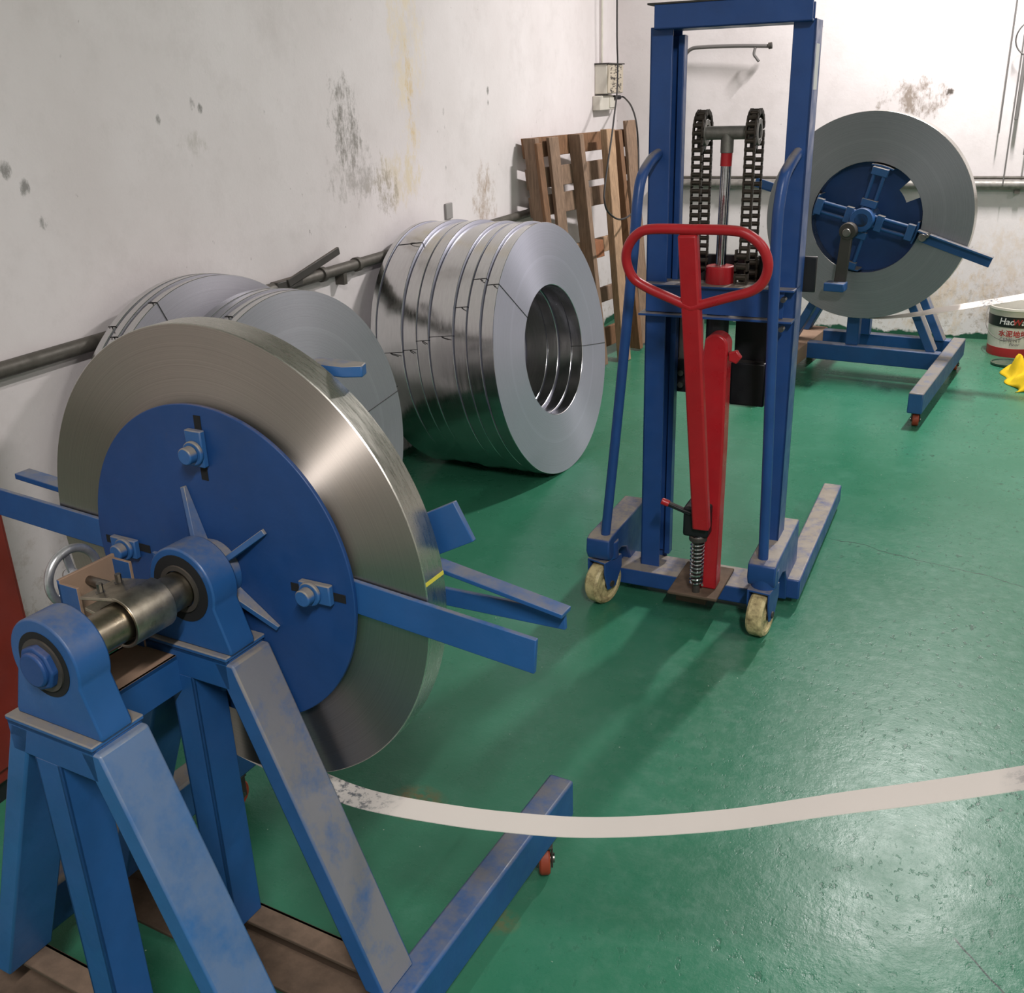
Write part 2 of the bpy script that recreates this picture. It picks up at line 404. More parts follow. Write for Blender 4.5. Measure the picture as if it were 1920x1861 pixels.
# wall pipes
t = thing('wall_pipe', 'dark dusty steel pipe running along the wall behind the coils', 'pipe', (0, 0, 0))
MB().cyl((-2.285, 0.2, 0.962), (-2.285, 7.13, 0.962), 0.0225, 16).build('pipe_tube', 'pipe_dark', t)
for y in (3.36, 3.62): MB().cyl((-2.285, y - 0.012, 0.962), (-2.285, y + 0.012, 0.962), 0.029, 16).build('coupling', 'pipe_dark', t)
for y in (1.2, 3.5, 5.2): MB().box(-2.312, -2.268, y - 0.012, y + 0.012, 0.90, 0.945).build('bracket', 'pipe_dark', t)
MB().bar((-2.262, 3.10, 0.972), (-2.25, 3.44, 1.045), 0.012, 0.03).build('valve_lever', 'dark_metal', t, 0.003)
MB().box(-2.30, -2.262, 3.04, 3.20, 0.95, 0.985).build('valve_body', 'dark_metal', t, 0.004)
t = thing('wall_pipe', 'pale grey pipe along the wall behind the crank reel', 'pipe', (0, 0, 0))
MB().cyl((-1.96, 7.165, 0.982), (4.15, 7.165, 0.982), 0.03, 16).build('pipe_tube', 'pipe_grey', t)
MB().cyl((-1.99, 7.165, 0.982), (-1.83, 7.165, 0.982), 0.036, 16).build('coupling', 'pipe_dark', t)
MB().cyl((-1.96, 7.19, 1.022), (4.15, 7.19, 1.022), 0.010, 10).build('conduit', 'pipe_dark', t)
for x in (-1.5, 0.3): MB().box(x - 0.015, x + 0.015, 7.15, 7.212, 0.93, 0.957).build('bracket', 'pipe_dark', t)
tag(MB().box(WX, WX + 0.012, 4.49, 4.56, 1.04, 1.115).build('wall_tab', 'clip_grey', bevel=0.003), 'small grey plate stuck on the wall above the large coil stack', 'plate')

# ------------------------------------------------------------------ steel coils
def coil_obj(name, r0, r1, w, face, tread, loc, axis, label, cat='steel coil', group=None, wires=(), spin=0.0):
    """coil whose axis is local Z; front face at z=0, body behind it (z<0)"""
    b = 0.0015
    m = MB().lathe([(r0, -b), (r0 + b, 0), (r1 - b, 0), (r1, -b), (r1, -w + b), (r1 - b, -w), (r0 + b, -w), (r0, -w + b)], (0, 0, 0), (0, 0, 1), 160)
    def pick(f):
        c = f.calc_center_median(); rr = math.hypot(c.x, c.y)
        return 0 if abs(f.normal.z) > 0.9 else 1
    o = m.build(name, None, None, 0, 30, [face, tread], pick)
    z = Vector(axis).normalized(); x = Vector((0, 0, 1)).cross(z); x.normalize(); y = z.cross(x)
    mt = Matrix((x, y, z)).transposed().to_4x4(); mt.translation = loc
    o.matrix_world = mt
    tag(o, label, cat, group)
    for a in wires:
        c, s = cos(rad(a)), sin(rad(a)); e = 0.001
        path = [(c * (r0 - e), s * (r0 - e), -w - e), (c * (r0 - e), s * (r0 - e), e), (c * (r1 + e), s * (r1 + e), e), (c * (r1 + e), s * (r1 + e), -w - e), (c * (r0 - e), s * (r0 - e), -w - e)]
        wob = []
        for i in range(len(path) - 1):
            A, B = Vector(path[i]), Vector(path[i + 1])
            for k in range(6):
                q = A.lerp(B, k / 6); wob.append(q)
        MB().tube(wob, 0.0014, 5, True).build('tie_wire', 'cable_black', o)
        MB().tube([(c * (r1 + e), s * (r1 + e), -w * 0.5), (c * (r1 + 0.008) - s * 0.008, s * (r1 + 0.008) + c * 0.008, -w * 0.35), (c * (r1 + 0.010) - s * 0.016, s * (r1 + 0.010) + c * 0.016, -w * 0.1)], 0.0018, 5).build('wire_twist', 'cable_black', o)
    return o

def stack(face_xy, R, r, yaw, tilt, edges, labels, face, tread, group, wires, dR=None):
    nh = Vector((sin(yaw), cos(yaw), 0)); ax = nh * cos(tilt) + Vector((0, 0, 1)) * sin(tilt)
    for i in range(len(edges) - 1):
        a, b = edges[i], edges[i + 1]; gap = 0.0065
        RR = R + (dR[i] if dR else 0)
        loc = Vector((face_xy[0], face_xy[1], RR * cos(tilt))) - nh * (a / cos(tilt))
        coil_obj('steel_coil', r + (0.006 if i % 2 else 0), RR, b - a - gap, face[i % len(face)], tread, loc, ax, labels[i], group=group, wires=wires[i % len(wires)])
C_L = ['galvanized steel coil at the open end of the large stack beside the pallet',
       'second steel coil from the open end of the large stack beside the pallet',
       'third steel coil from the open end of the large stack beside the pallet',
       'double-width steel coil, fourth from the open end of the large stack beside the pallet',
       'fifth steel coil from the open end of the large stack beside the pallet',
       'sixth steel coil from the open end of the large stack beside the pallet',
       'widest steel coil, smeared tread, near the wall end of the large stack',
       'steel coil against the wall at the back of the large stack beside the pallet']
stack((-1.576, 4.06), 0.548, 0.284, 1.6466, 0.127, [0, .06, .125, .185, .30, .36, .43, .560, .593], C_L, ['coil_face_bright'], 'coil_tread_bright', 'coils of the large leaning stack',
      [(139, 351), (137,), (150,), (163,), (166,), (170,), (172, 118), (174,)], [0, 0.002, -0.001, 0.001, 0.002, -0.002, 0.001, -0.004])
A_L = ['outermost grey steel coil of the leaning stack beside the handwheel reel',
       'second narrow steel coil from the room in the leaning stack beside the handwheel reel',
       'third shiny steel coil from the room in the leaning stack beside the handwheel reel',
       'fourth steel coil of that stack beside the handwheel reel, touching the taller coils']
stack((-1.875, 2.59), 0.525, 0.26, 1.665, 0.08, [0, .035, .07, .108, .15], A_L, ['coil_face_grey'], 'coil_tread_bright', 'coils of the stack beside the handwheel reel',
      [(8, 120), (112,), (124,), (118,)], [0, -0.001, 0.001, 0])
B_L = ['taller steel coil against the wall pipe, the one touching the lower grey stack',
       'taller steel coil against the wall pipe, the middle one of three',
       'taller steel coil pressed right against the wall pipe']
stack((-2.062, 2.475), 0.556, 0.28, 1.63, 0.10, [0, .04, .075, .11], B_L, ['coil_face_grey'], 'coil_tread_bright', 'taller coils at the wall pipe', [(112,), (128,), (124,)], [0, 0.001, 0])

# ------------------------------------------------------------------ near reel stand (decoiler)
NX, NY, NYAW, SZ = -1.05, 1.182, 0.092, 0.892
def caster(parent, x, y, ztop, r, wheel_mat, w=0.028, yaw=0.0):
    e = bpy.data.objects.new('caster', None); COL.objects.link(e); e.parent = parent; e.location = (x, y, 0); e.rotation_euler = (0, 0, yaw)
    MB().lathe([(r * 0.35, -w / 2), (r * 0.9, -w / 2), (r, -w / 2 + 0.004), (r, w / 2 - 0.004), (r * 0.9, w / 2), (r * 0.35, w / 2)], (0, 0, r), (1, 0, 0), 28).build('wheel', wheel_mat, e)
    b = MB()
    for s in (-1, 1): b.box(s * (w / 2 + 0.004) - 0.002, s * (w / 2 + 0.004) + 0.002, -r * 0.55, r * 0.55, r * 0.7, r * 2 + 0.008)
    b.box(-w / 2 - 0.006, w / 2 + 0.006, -r * 0.7, r * 0.7, r * 2 + 0.006, r * 2 + 0.012)
    b.build('fork', 'dark_metal', e, 0.001)
    MB().cyl((-w / 2 - 0.01, 0, r), (w / 2 + 0.01, 0, r), r * 0.3, 12).build('axle', 'bolt_steel', e)
    if ztop > r * 2 + 0.013: MB().cyl((0, 0, r * 2 + 0.01), (0, 0, ztop), 0.012, 12).build('stem', 'dark_metal', e)
    return e

def trestle(T, y0, y1, ztop, zb, dust='blue_worn'):
    """A-frame standing between y0..y1"""
    zt = ztop - 0.008
    def leg(s):
        k = 0.405; th = 0.042
        xo = lambda z: 0.092 + (0.782 - z) * k
        pts = [(s * xo(zt - 0.004), zt - 0.004), (s * xo(zb), zb), (s * (xo(zb) - th), zb), (s * (xo(zt - 0.045) - th), zt - 0.045), (s * (xo(zt - 0.004) - th), zt - 0.004)]
        MB().prism(pts, 'y', y0, y1).build('leg', dust, T, 0.004)
    leg(1); leg(-1)
    MB().box(-0.10, 0.084, y0 - 0.002, y1 + 0.002, zt, ztop).build('mounting_plate', 'blue_dusty', T, 0.002)
    MB().box(-0.10, 0.082, y0, y0 + 0.008, zt - 0.052, zt).box(-0.10, 0.082, y1 - 0.008, y1, zt - 0.052, zt).box(-0.10, 0.082, y0, y1, zt - 0.008, zt).build('top_channel', 'blue_paint', T, 0.002)
    MB().box(-0.055, 0.0, y0, y0 + 0.007, zb, zt - 0.05).box(-0.055, -0.048, y0, y1 - 0.02, zb, zt - 0.05).box(-0.007, 0.0, y0, y1 - 0.02, zb, zt - 0.05).build('post', 'blue_paint', T, 0.002)

def pillow_block(T, y0, y1, zc, zb, bolt=False):
    R = 0.069; sr = 0.050 if bolt else 0.057
    pts = [(0.088, zb), (0.088, zb + 0.010)] + arc(0, zc, R, -20, 200, 28) + [(-0.088, zb + 0.010), (-0.088, zb)]
    h = MB().prism(pts, 'y', y0, y1).build('bearing_housing', 'blue_paint', T, 0.003)
    MB().lathe([(sr, y0 + 0.001), (sr, y0 - 0.0012), (0.031, y0 - 0.0012), (0.031, y0 + 0.001)], (0, 0, zc), (0, 1, 0), 40).build('bearing_seal', 'hole_black', h)
    MB().lathe([(0.040, y0 - 0.001), (0.040, y0 - 0.004), (0.032, y0 - 0.004), (0.032, y0 - 0.001)], (0, 0, zc), (0, 1, 0), 40).build('bearing_race', 'dark_metal', h)
    for s in (-1, 1): MB().cyl((s * 0.074, (y0 + y1) / 2, zb + 0.008), (s * 0.074, (y0 + y1) / 2, zb + 0.018), 0.008, 6).build('bolt', 'blue_paint', h)
    return h

T = thing('reel_stand', 'blue steel trestle reel stand with shaft, handwheel brake and round blue face plate', 'reel stand', (NX, NY, 0), NYAW)
ZB = 0.19
trestle(T, -0.365, -0.277, 0.79, ZB)
trestle(T, -0.107, -0.02, 0.79, ZB, 'blue_dusty')
# base frame
MB().box(0.308, 0.366, -0.44, 0.562, 0.095, ZB).build('base_beam', 'blue_paint', T, 0.006)
MB().box(-0.468, -0.405, -0.44, 0.40, 0.095, ZB).build('base_beam', 'blue_dusty', T, 0.006)
for (a, b) in ((-0.107, -0.03), (-0.365, -0.285)):
    MB().box(-0.405, 0.308, a + 0.03, b, ZB - 0.008, ZB).box(-0.405, 0.308, b - 0.008, b, 0.105, ZB).box(-0.405, 0.308, a - 0.012, b, 0.105, 0.113).build('cross_beam', 'channel_brown', T, 0.002)
caster(T, 0.337, 0.47, 0.095, 0.036, 'orange_wheel', 0.024, 0.5)
caster(T, 0.337, -0.40, 0.095, 0.036, 'orange_wheel', 0.024)
caster(T, -0.437, -0.40, 0.095, 0.036, 'orange_wheel', 0.024)
caster(T, -0.437, 0.33, 0.095, 0.036, 'orange_wheel', 0.024)
# bed channel between trestles
MB().box(-0.135, -0.030, -0.279, -0.105, 0.758, 0.766).box(-0.036, -0.030, -0.279, -0.105, 0.700, 0.766).box(-0.135, -0.129, -0.279, -0.105, 0.700, 0.766).build('bed_channel', None, T, 0.001, 35, ['dust_brown', 'blue_paint'], lambda f: 0 if f.normal.z > 0.5 else 1)
# shaft and bearings
MB().cyl((0, -0.36, SZ), (0, 0.07, SZ), 0.030, 40).build('shaft', 'shaft_steel', T, 0.002)
pb = pillow_block(T, -0.352, -0.298, SZ, 0.79, True)
MB().cyl((0, -0.366, SZ), (0, -0.352, SZ), 0.034, 8).cyl((0, -0.372, SZ), (0, -0.35, SZ), 0.026, 28).build('shaft_nut', 'plate_blue', pb, 0.003)
pillow_block(T, -0.100, -0.046, SZ, 0.79)
# brake band
pr = arc(0, SZ, 0.041, 96, -200, 40); pi_ = arc(0, SZ, 0.036, -200, 96, 40)
MB().prism(pr + pi_, 'y', -0.224, -0.148).build('brake_band', 'band_steel', T, 0.001)
MB().prism([(0.004, SZ + 0.036), (0.004, SZ + 0.041), (-0.078, SZ + 0.026), (-0.078, SZ + 0.021)], 'y', -0.224, -0.152).build('band_flap', 'band_steel', T, 0.001)
MB().prism([(-0.038, SZ - 0.012), (-0.038, SZ - 0.006), (-0.085, SZ + 0.002), (-0.085, SZ - 0.004)], 'y', -0.214, -0.14).build('band_flap', 'band_steel', T, 0.001)
for y in (-0.205, -0.17): MB().cyl((-0.052, y, SZ + 0.022), (-0.052, y, SZ + 0.046), 0.005, 8).cyl((-0.052, y, SZ + 0.026), (-0.052, y, SZ + 0.032), 0.008, 6).build('bolt', 'bolt_steel', T)
# brake bracket and handwheel
b = MB().box(-0.142, -0.136, -0.212, -0.105, 0.766, 0.928).box(-0.142, -0.098, -0.212, -0.206, 0.766, 0.922).box(-0.142, -0.098, -0.111, -0.105, 0.766, 0.922)
br = b.build('brake_bracket', None, T, 0.001, 35, ['blue_paint', 'dust_brown'], lambda f: 1 if (f.normal.x > 0.5 or (f.normal.y > 0.5 and f.calc_center_median().y < -0.2) or f.normal.z > 0.5) else 0)
MB().cyl((-0.19, -0.16, 0.905), (-0.085, -0.16, 0.905), 0.0075, 12).build('brake_screw', 'bolt_steel', br)
HWX = -0.172
hw = MB().tube([(HWX, -0.16 + 0.046 * cos(a * pi / 24), 0.905 + 0.046 * sin(a * pi / 24)) for a in range(48)], 0.0072, 12, True).build('handwheel', 'satin_alloy', T)
for k in range(3):
    a = rad(100 + 120 * k)
    MB().bar((HWX, -0.16, 0.905), (HWX, -0.16 + 0.044 * cos(a), 0.905 + 0.044 * sin(a)), 0.013, 0.005, (1, 0, 0)).build('spoke', 'satin_alloy', hw, 0.002)
MB().cyl((HWX - 0.012, -0.16, 0.905), (HWX + 0.012, -0.16, 0.905), 0.012, 20).build('hub', 'satin_alloy', hw, 0.002)
# face plate, gussets, arms
fp = MB().lathe([(0.030, -0.018), (0.278, -0.018), (0.278, -0.0105), (0.030, -0.0105)], (0, 0, SZ), (0, 1, 0), 128).build('face_plate', 'plate_blue', T, 0.0015)
MB().cyl((0, -0.046, SZ), (0, -0.017, SZ), 0.052, 36).build('hub_sleeve', 'blue_dusty', T, 0.002)
for k in range(5):
    a = rad(37 + 72 * k); c, s = cos(a), sin(a); tx, tz = -s * 0.005, c * 0.005
    m = MB()
    pts = [(0.048, -0.046), (0.048, -0.018), (0.145, -0.018), (0.145, -0.024)]
    A = [m.bm.verts.new((c * r + tx, y, SZ + s * r + tz)) for r, y in pts]; B = [m.bm.verts.new((c * r - tx, y, SZ + s * r - tz)) for r, y in pts]
    m.bm.faces.new(A); m.bm.faces.new(B[::-1])
    for i in range(4): m.bm.faces.new([A[i], B[i], B[(i + 1) % 4], A[(i + 1) % 4]])
    m.build('gusset', 'blue_dusty', T, 0.001)
def polar(r, a, y): return (r * cos(rad(a)), y, SZ + r * sin(rad(a)))
for a in (90, 1, 180, 270):
    MB().bar(polar(0.155, a - 1, -0.0185), polar(0.262, a - 1, -0.0185), 0.014, 0.0012, (0, 1, 0)).build('slot', 'hole_black', fp)
    MB().bar(polar(0.180, a, -0.024), polar(0.240, a, -0.024), 0.034, 0.011, (0, 1, 0)).build('clamp_block', 'blue_dusty', fp, 0.002)
    bp = polar(0.204, a, 0)
    MB().cyl((bp[0], -0.029, bp[2]), (bp[0], -0.036, bp[2]), 0.020, 24).cyl((bp[0], -0.036, bp[2]), (bp[0], -0.052, bp[2]), 0.014, 24).build('bolt', 'blue_dusty', fp, 0.002)
def flat_arm(p0, p1, w, name='guide_arm', y=(-0.0100, -0.002), mat='blue_paint'):
    a = Vector((p0[0], 0, p0[1])); b_ = Vector((p1[0], 0, p1[1])); d = (b_ - a).normalized(); u = Vector((-d.z, 0, d.x)) * (w / 2)
    pts = [((q.x), (q.z)) for q in (a + u, b_ + u, b_ - u, a - u)]
    return MB().prism(pts, 'y', y[0], y[1]).build(name, mat, T, 0.0015)
flat_arm((0.18, 0.902), (0.582, 0.869), 0.056)
flat_arm((-0.18, 0.892), (-0.66, 0.915), 0.056)
# rear side: back plate, arms of the far spider
MB().lathe([(0.030, 0.054), (0.20, 0.054), (0.20, 0.062), (0.030, 0.062)], (0, 0, SZ), (0, 1, 0), 96).build('back_plate', 'plate_blue', T, 0.001)
MB().cyl((0, -0.010, SZ), (0, 0.055, SZ), 0.185, 64).build('mandrel_drum', 'plate_blue', T)
def rear_bar(p0, p1, wy, th, y, mat='blue_paint'):
    return MB().bar((p0[0], y, p0[1]), (p1[0], y, p1[1]), wy, th, (0, 0, 1)).build('rear_arm', mat, T, 0.0015)
rear_bar((0.10, 0.978), (0.592, 0.902), 0.030, 0.008, 0.072)
rear_bar((0.10, 0.868), (0.585, 0.882), 0.008, 0.030, 0.084)
rear_bar((-0.10, 0.90), (-0.60, 0.934), 0.034, 0.012, 0.074)
rear_bar((0.10, 0.842), (0.428, 1.018), 0.010, 0.066, 0.070)
rear_bar((0.10, 1.03), (0.19, 1.215), 0.030, 0.010, 0.076)
MB().prism([(0.165, 0.058), (0.235, 0.058), (0.262, 0.072), (0.255, 0.092), (0.165, 0.092)], 'z', 1.218, 1.236).build('rear_arm', 'blue_dusty', T, 0.002)
# the coil on the near reel with its loose strip
def strip_mesh(path, w, y0, th=0.0012, lift=0.0):
    """flat strip following path (x,z) in the local xz plane, width along local y"""
    m = MB(); top = []
    for (x, z) in path: top.append([m.bm.verts.new((x, y0, z)), m.bm.verts.new((x, y0 + w, z + lift * max(0.0, min(1.0, (x - 0.1) / 0.3)))), m.bm.verts.new((x, y0 + w, z + th + lift * max(0.0, min(1.0, (x - 0.1) / 0.3)))), m.bm.verts.new((x, y0, z + th))])
    for i in range(len(top) - 1):
        for k in range(4): m.bm.faces.new([top[i][k], top[i][(k + 1) % 4], top[i + 1][(k + 1) % 4], top[i + 1][k]])
    m.bm.faces.new(top[0]); m.bm.faces.new(top[-1][::-1])
    return m
nh = Vector((sin(NYAW), cos(NYAW), 0)); tv = Vector((cos(NYAW), -sin(NYAW), 0))
nc = coil_obj('reel_coil', 0.19, 0.401, 0.050, 'coil_face_reel', 'coil_tread_dull', Vector((NX, NY, SZ)), -nh, 'brushed steel strip coil on the handwheel reel, its loose end sagging over the floor', 'steel coil')
sp = smooth_path([(-0.10, 0, 0.5035), (0.0, 0, 0.4885), (0.13, 0, 0.474), (0.2, 0, 0.4715), (0.27, 0, 0.479), (0.375, 0, 0.4985), (0.49, 0, 0.525), (0.65, 0, 0.573), (0.84, 0, 0.656), (1.0, 0, 0.743), (1.17, 0, 0.835), (1.5, 0, 1.03), (2.1, 0, 1.40), (2.9, 0, 1.80)], 6)
st = strip_mesh([(p.x, p.z) for p in sp], 0.050, 0.0).build('strip_tail', 'strip_white')
st.parent = nc; mw = Matrix.Translation((NX, NY, 0)) @ Matrix.Rotation(-NYAW, 4, 'Z')
st.matrix_parent_inverse = nc.matrix_world.inverted(); st.matrix_basis = mw
# thin line of yellow marking across the tread
mk = MB().prism(arc(0, 0, 0.4014, 6.0, 6.9, 3) + arc(0, 0, 0.4008, 6.9, 6.0, 3), 'y', 0.001, 0.049).build('paint_mark', 'tape_yellow')
mk.parent = nc; mk.matrix_parent_inverse = nc.matrix_world.inverted(); mk.matrix_basis = mw @ Matrix.Translation((0, 0, SZ))

# ------------------------------------------------------------------ red cabinet edge at the left
cab = thing('red_cabinet', 'dark red steel cabinet at the wall beside the handwheel reel stand', 'cabinet', (-2.14, 1.12, 0))
MB().box(-0.14, 0.14, -0.40, 0.40, 0.06, 1.02).build('body', 'cabinet_red', cab, 0.006)
MB().box(-0.12, 0.12, -0.38, 0.38, 0.0, 0.06).build('plinth', 'black_paint', cab)
MB().box(0.14, 0.152, -0.37, 0.005, 0.10, 0.98).build('door', 'cabinet_red', cab, 0.004)
MB().box(0.14, 0.152, 0.015, 0.385, 0.10, 0.98).build('door', 'cabinet_red', cab, 0.004)

# ------------------------------------------------------------------ far reel stand
FX, FY, FYAW, FZ, FR = -0.476, 5.918, 0.135, 0.913, 0.547
T = thing('reel_stand', 'blue reel stand with open cross jaws and a crank, at the wall behind the stacker', 'reel stand', (FX, FY, 0), FYAW)
FB = 0.18
for y0, y1 in ((0.13, 0.22), (0.42, 0.51)):
    def fleg(s):
        k = 0.50; th = 0.05; zt = 0.80
        xo = lambda z: 0.11 + (zt - z) * k
        MB().prism([(s * xo(zt), zt), (s * xo(FB), FB), (s * (xo(FB) - th), FB), (s * (xo(zt) - th), zt)], 'y', y0, y1).build('leg', 'blue_dusty', T, 0.004)
    fleg(1); fleg(-1)
    MB().box(-0.12, 0.12, y0, y1, 0.795, 0.812).build('mounting_plate', 'blue_dusty', T, 0.002)
    MB().box(-0.075, -0.005, y0, y0 + 0.06, FB, 0.795).build('post', 'blue_paint', T, 0.004)
    MB().prism([(0.09, 0.812), (0.09, 0.825)] + arc(0, FZ, 0.075, -20, 200, 20) + [(-0.09, 0.825), (-0.09, 0.812)], 'y', y0 + 0.02, y1 - 0.02).build('bearing_housing', 'blue_paint', T, 0.003)
MB().box(-0.29, 0.45, 0.10, 0.17, 0.085, FB).build('base_beam', 'blue_paint', T, 0.004)
MB().box(-0.29, 0.45, 0.45, 0.52, 0.085, FB).build('base_beam', 'blue_paint', T, 0.004)
MB().box(0.45, 0.52, -0.745, 0.56, 0.075, FB).build('base_beam', 'blue_dusty', T, 0.006)
MB().box(-0.46, -0.285, -0.70, 0.56, 0.085, FB).build('base_beam', 'dust_brown', T, 0.006)
caster(T, 0.487, -0.69, 0.076, 0.034, 'orange_wheel', 0.03, 0.2)
caster(T, 0.485, 0.50, 0.076, 0.034, 'orange_wheel', 0.03)
caster(T, -0.37, -0.64, 0.086, 0.034, 'orange_wheel', 0.03)
caster(T, -0.37, 0.50, 0.086, 0.034, 'orange_wheel', 0.03)
MB().cyl((0, -0.10, FZ), (0, 0.50, FZ), 0.035, 28).build('shaft', 'dark_metal', T)
# back plate with four slots cut near the rim (two show the wall through)
def slotted_plate():
    m = MB(); seg = 96; Rp = 0.33; ri = 0.04
    def hole(a, r): return (24 < a < 46) and (0.20 < r < 0.285)
    rs = [ri, 0.12, 0.20, 0.245, 0.285, Rp]
    V = {}
    for z in (0, 1):
        for j, r in enumerate(rs):
            for i in range(seg):
                a = 2 * pi * i / seg; V[z, j, i] = m.bm.verts.new((r * cos(a), 0.092 + z * 0.008, FZ + r * sin(a)))
    for z in (0, 1):
        for j in range(len(rs) - 1):
            for i in range(seg):
                ad = 360 * (i + 0.5) / seg; rm = (rs[j] + rs[j + 1]) / 2
                if hole(ad, rm): continue
                m.bm.faces.new([V[z, j, i], V[z, j, (i + 1) % seg], V[z, j + 1, (i + 1) % seg], V[z, j + 1, i]])
    return m.build('back_plate', 'plate_blue', T)
slotted_plate()
MB().cyl((0, -0.10, FZ), (0, 0.09, FZ), 0.062, 28).build('hub', 'blue_paint', T, 0.003)
def jaw(a, r1):
    c, s_ = cos(rad(a)), sin(rad(a)); ux, uz = -s_, c
    for o_ in (-0.026, 0.026):
        MB().cyl((c * 0.05 + ux * o_, -0.035, FZ + s_ * 0.05 + uz * o_), (c * r1 + ux * o_, -0.035, FZ + s_ * r1 + uz * o_), 0.010, 12).build('jaw_rod', 'blue_paint', T)
    for r_ in (0.085, r1 - 0.02):
        MB().bar((c * (r_ - 0.02), -0.035, FZ + s_ * (r_ - 0.02)), (c * (r_ + 0.02), -0.035, FZ + s_ * (r_ + 0.02)), 0.085, 0.035, (0, 1, 0)).build('jaw_block', 'blue_dusty', T, 0.003)
    pts = [( (r1 + 0.012) * cos(rad(a + q)), FZ + (r1 + 0.012) * sin(rad(a + q))) for q in (-12, -6, 0, 6, 12)] + [((r1 + 0.004) * cos(rad(a + q)), FZ + (r1 + 0.004) * sin(rad(a + q))) for q in (12, 6, 0, -6, -12)]
    MB().prism(pts, 'y', -0.02, 0.09).build('jaw_shoe', 'blue_dusty', T, 0.001)
for a, r1 in ((-14, 0.272), (166, 0.272), (76, 0.272), (256, 0.272)): jaw(a, r1)
ck = MB().bar((-0.055, -0.13, FZ - 0.03), (-0.075, -0.13, FZ - 0.335), 0.062, 0.03, (0, 1, 0)).build('crank_arm', 'dark_metal', T, 0.006)
MB().cyl((-0.055, -0.15, FZ - 0.055), (-0.055, -0.07, FZ - 0.055), 0.045, 24).build('crank_boss', 'dark_metal', ck, 0.004)
MB().cyl((-0.055, -0.17, FZ - 0.06), (-0.055, -0.15, FZ - 0.06), 0.022, 20).build('crank_nut', 'bolt_steel', ck, 0.003)
MB().box(-0.145, -0.035, -0.20, -0.112, FZ - 0.372, FZ - 0.325).build('crank_foot', 'blue_paint', ck, 0.006)
def farm(p0, p1, w, y0, y1, mat='blue_paint', name='guide_arm'):
    a = Vector((p0[0], 0, p0[1])); b_ = Vector((p1[0], 0, p1[1])); d = (b_ - a).normalized(); u = Vector((-d.z, 0, d.x)) * (w / 2)
    return MB().prism([(q.x, q.z) for q in (a + u, b_ + u, b_ - u, a - u)], 'y', y0, y1).build(name, mat, T, 0.002)
farm((0.285, 0.862), (0.665, 0.738), 0.010, -0.055, -0.010, 'blue_dusty')
farm((0.30, 0.83), (0.655, 0.712), 0.058, -0.012, -0.006)
MB().cyl((0.315, -0.075, 0.83), (0.315, -0.02, 0.83), 0.020, 18).cyl((0.34, -0.09, 0.842), (0.34, -0.02, 0.842), 0.010, 12).build('arm_bolt', 'bolt_steel', T, 0.002)
farm((-0.28, 0.975), (-0.66, 1.085), 0.05, 0.100, 0.108, 'blue_paint', 'rear_arm')
farm((-0.28, 0.955), (-0.66, 1.062), 0.010, 0.100, 0.140, 'blue_paint', 'rear_arm')
fh = Vector((sin(FYAW), cos(FYAW), 0))
fc = coil_obj('reel_coil', 0.292, FR, 0.090, 'coil_face_far', 'coil_tread_dull', Vector((FX, FY, FZ)), -fh, 'dull grey steel coil mounted on the crank reel with open cross jaws', 'steel coil')
sp = smooth_path([(-0.05, 0, 0.3665), (0.05, 0, 0.366), (0.16, 0, 0.372), (0.32, 0, 0.398), (0.39, 0, 0.415), (0.86, 0, 0.535), (1.5, 0, 0.72), (2.4, 0, 0.98)], 6)
st = strip_mesh([(p.x, p.z) for p in sp], 0.060, 0.012, 0.0012, 0.022).build('strip_tail', 'strip_white')
mw = Matrix.Translation((FX, FY, 0)) @ Matrix.Rotation(-FYAW, 4, 'Z')
st.parent = fc; st.matrix_parent_inverse = fc.matrix_world.inverted(); st.matrix_basis = mw

# ------------------------------------------------------------------ hand stacker
S = thing('hand_stacker', 'blue manual mast stacker with red pump handle, chains and cream nylon wheels', 'stacker', (-0.64, 3.0, 0), 0.03)
SB = 'stacker_blue'
# masts: C channels opening inwards
MB().box(-0.225, -0.160, 0.0, 0.008, 0.085, 1.76).box(-0.225, -0.217, 0.0, 0.10, 0.085, 1.76).box(-0.225, -0.160, 0.092, 0.10, 0.085, 1.76).build('mast', SB, S, 0.002)
MB().box(-0.158, -0.140, 0.05, 0.085, 0.12, 1.74).box(-0.205, -0.14, 0.078, 0.085, 0.12, 1.74).build('mast_rail', SB, S, 0.002)
MB().box(0.170, 0.230, 0.0, 0.008, 0.085, 1.76).box(0.222, 0.230, 0.0, 0.10, 0.085, 1.76).box(0.170, 0.230, 0.092, 0.10, 0.085, 1.76).build('mast', SB, S, 0.002)
MB().box(0.168, 0.186, 0.05, 0.085, 0.12, 1.74).box(0.168, 0.21, 0.078, 0.085, 0.12, 1.74).build('mast_rail', SB, S, 0.002)
MB().box(-0.205, 0.224, -0.034, -0.026, 1.752, 1.815).box(-0.205, 0.224, -0.034, 0.10, 1.752, 1.758).box(-0.205, 0.224, 0.0, 0.008, 1.758, 1.80).build('top_beam', SB, S, 0.002)
MB().box(-0.225, 0.226, -0.036, 0.10, 1.815, 1.820).build('top_cap', 'dark_metal', S, 0.001)
MB().box(0.2295, 0.2308, 0.018, 0.07, 1.585, 1.70).build('sticker', 'print_white', S)
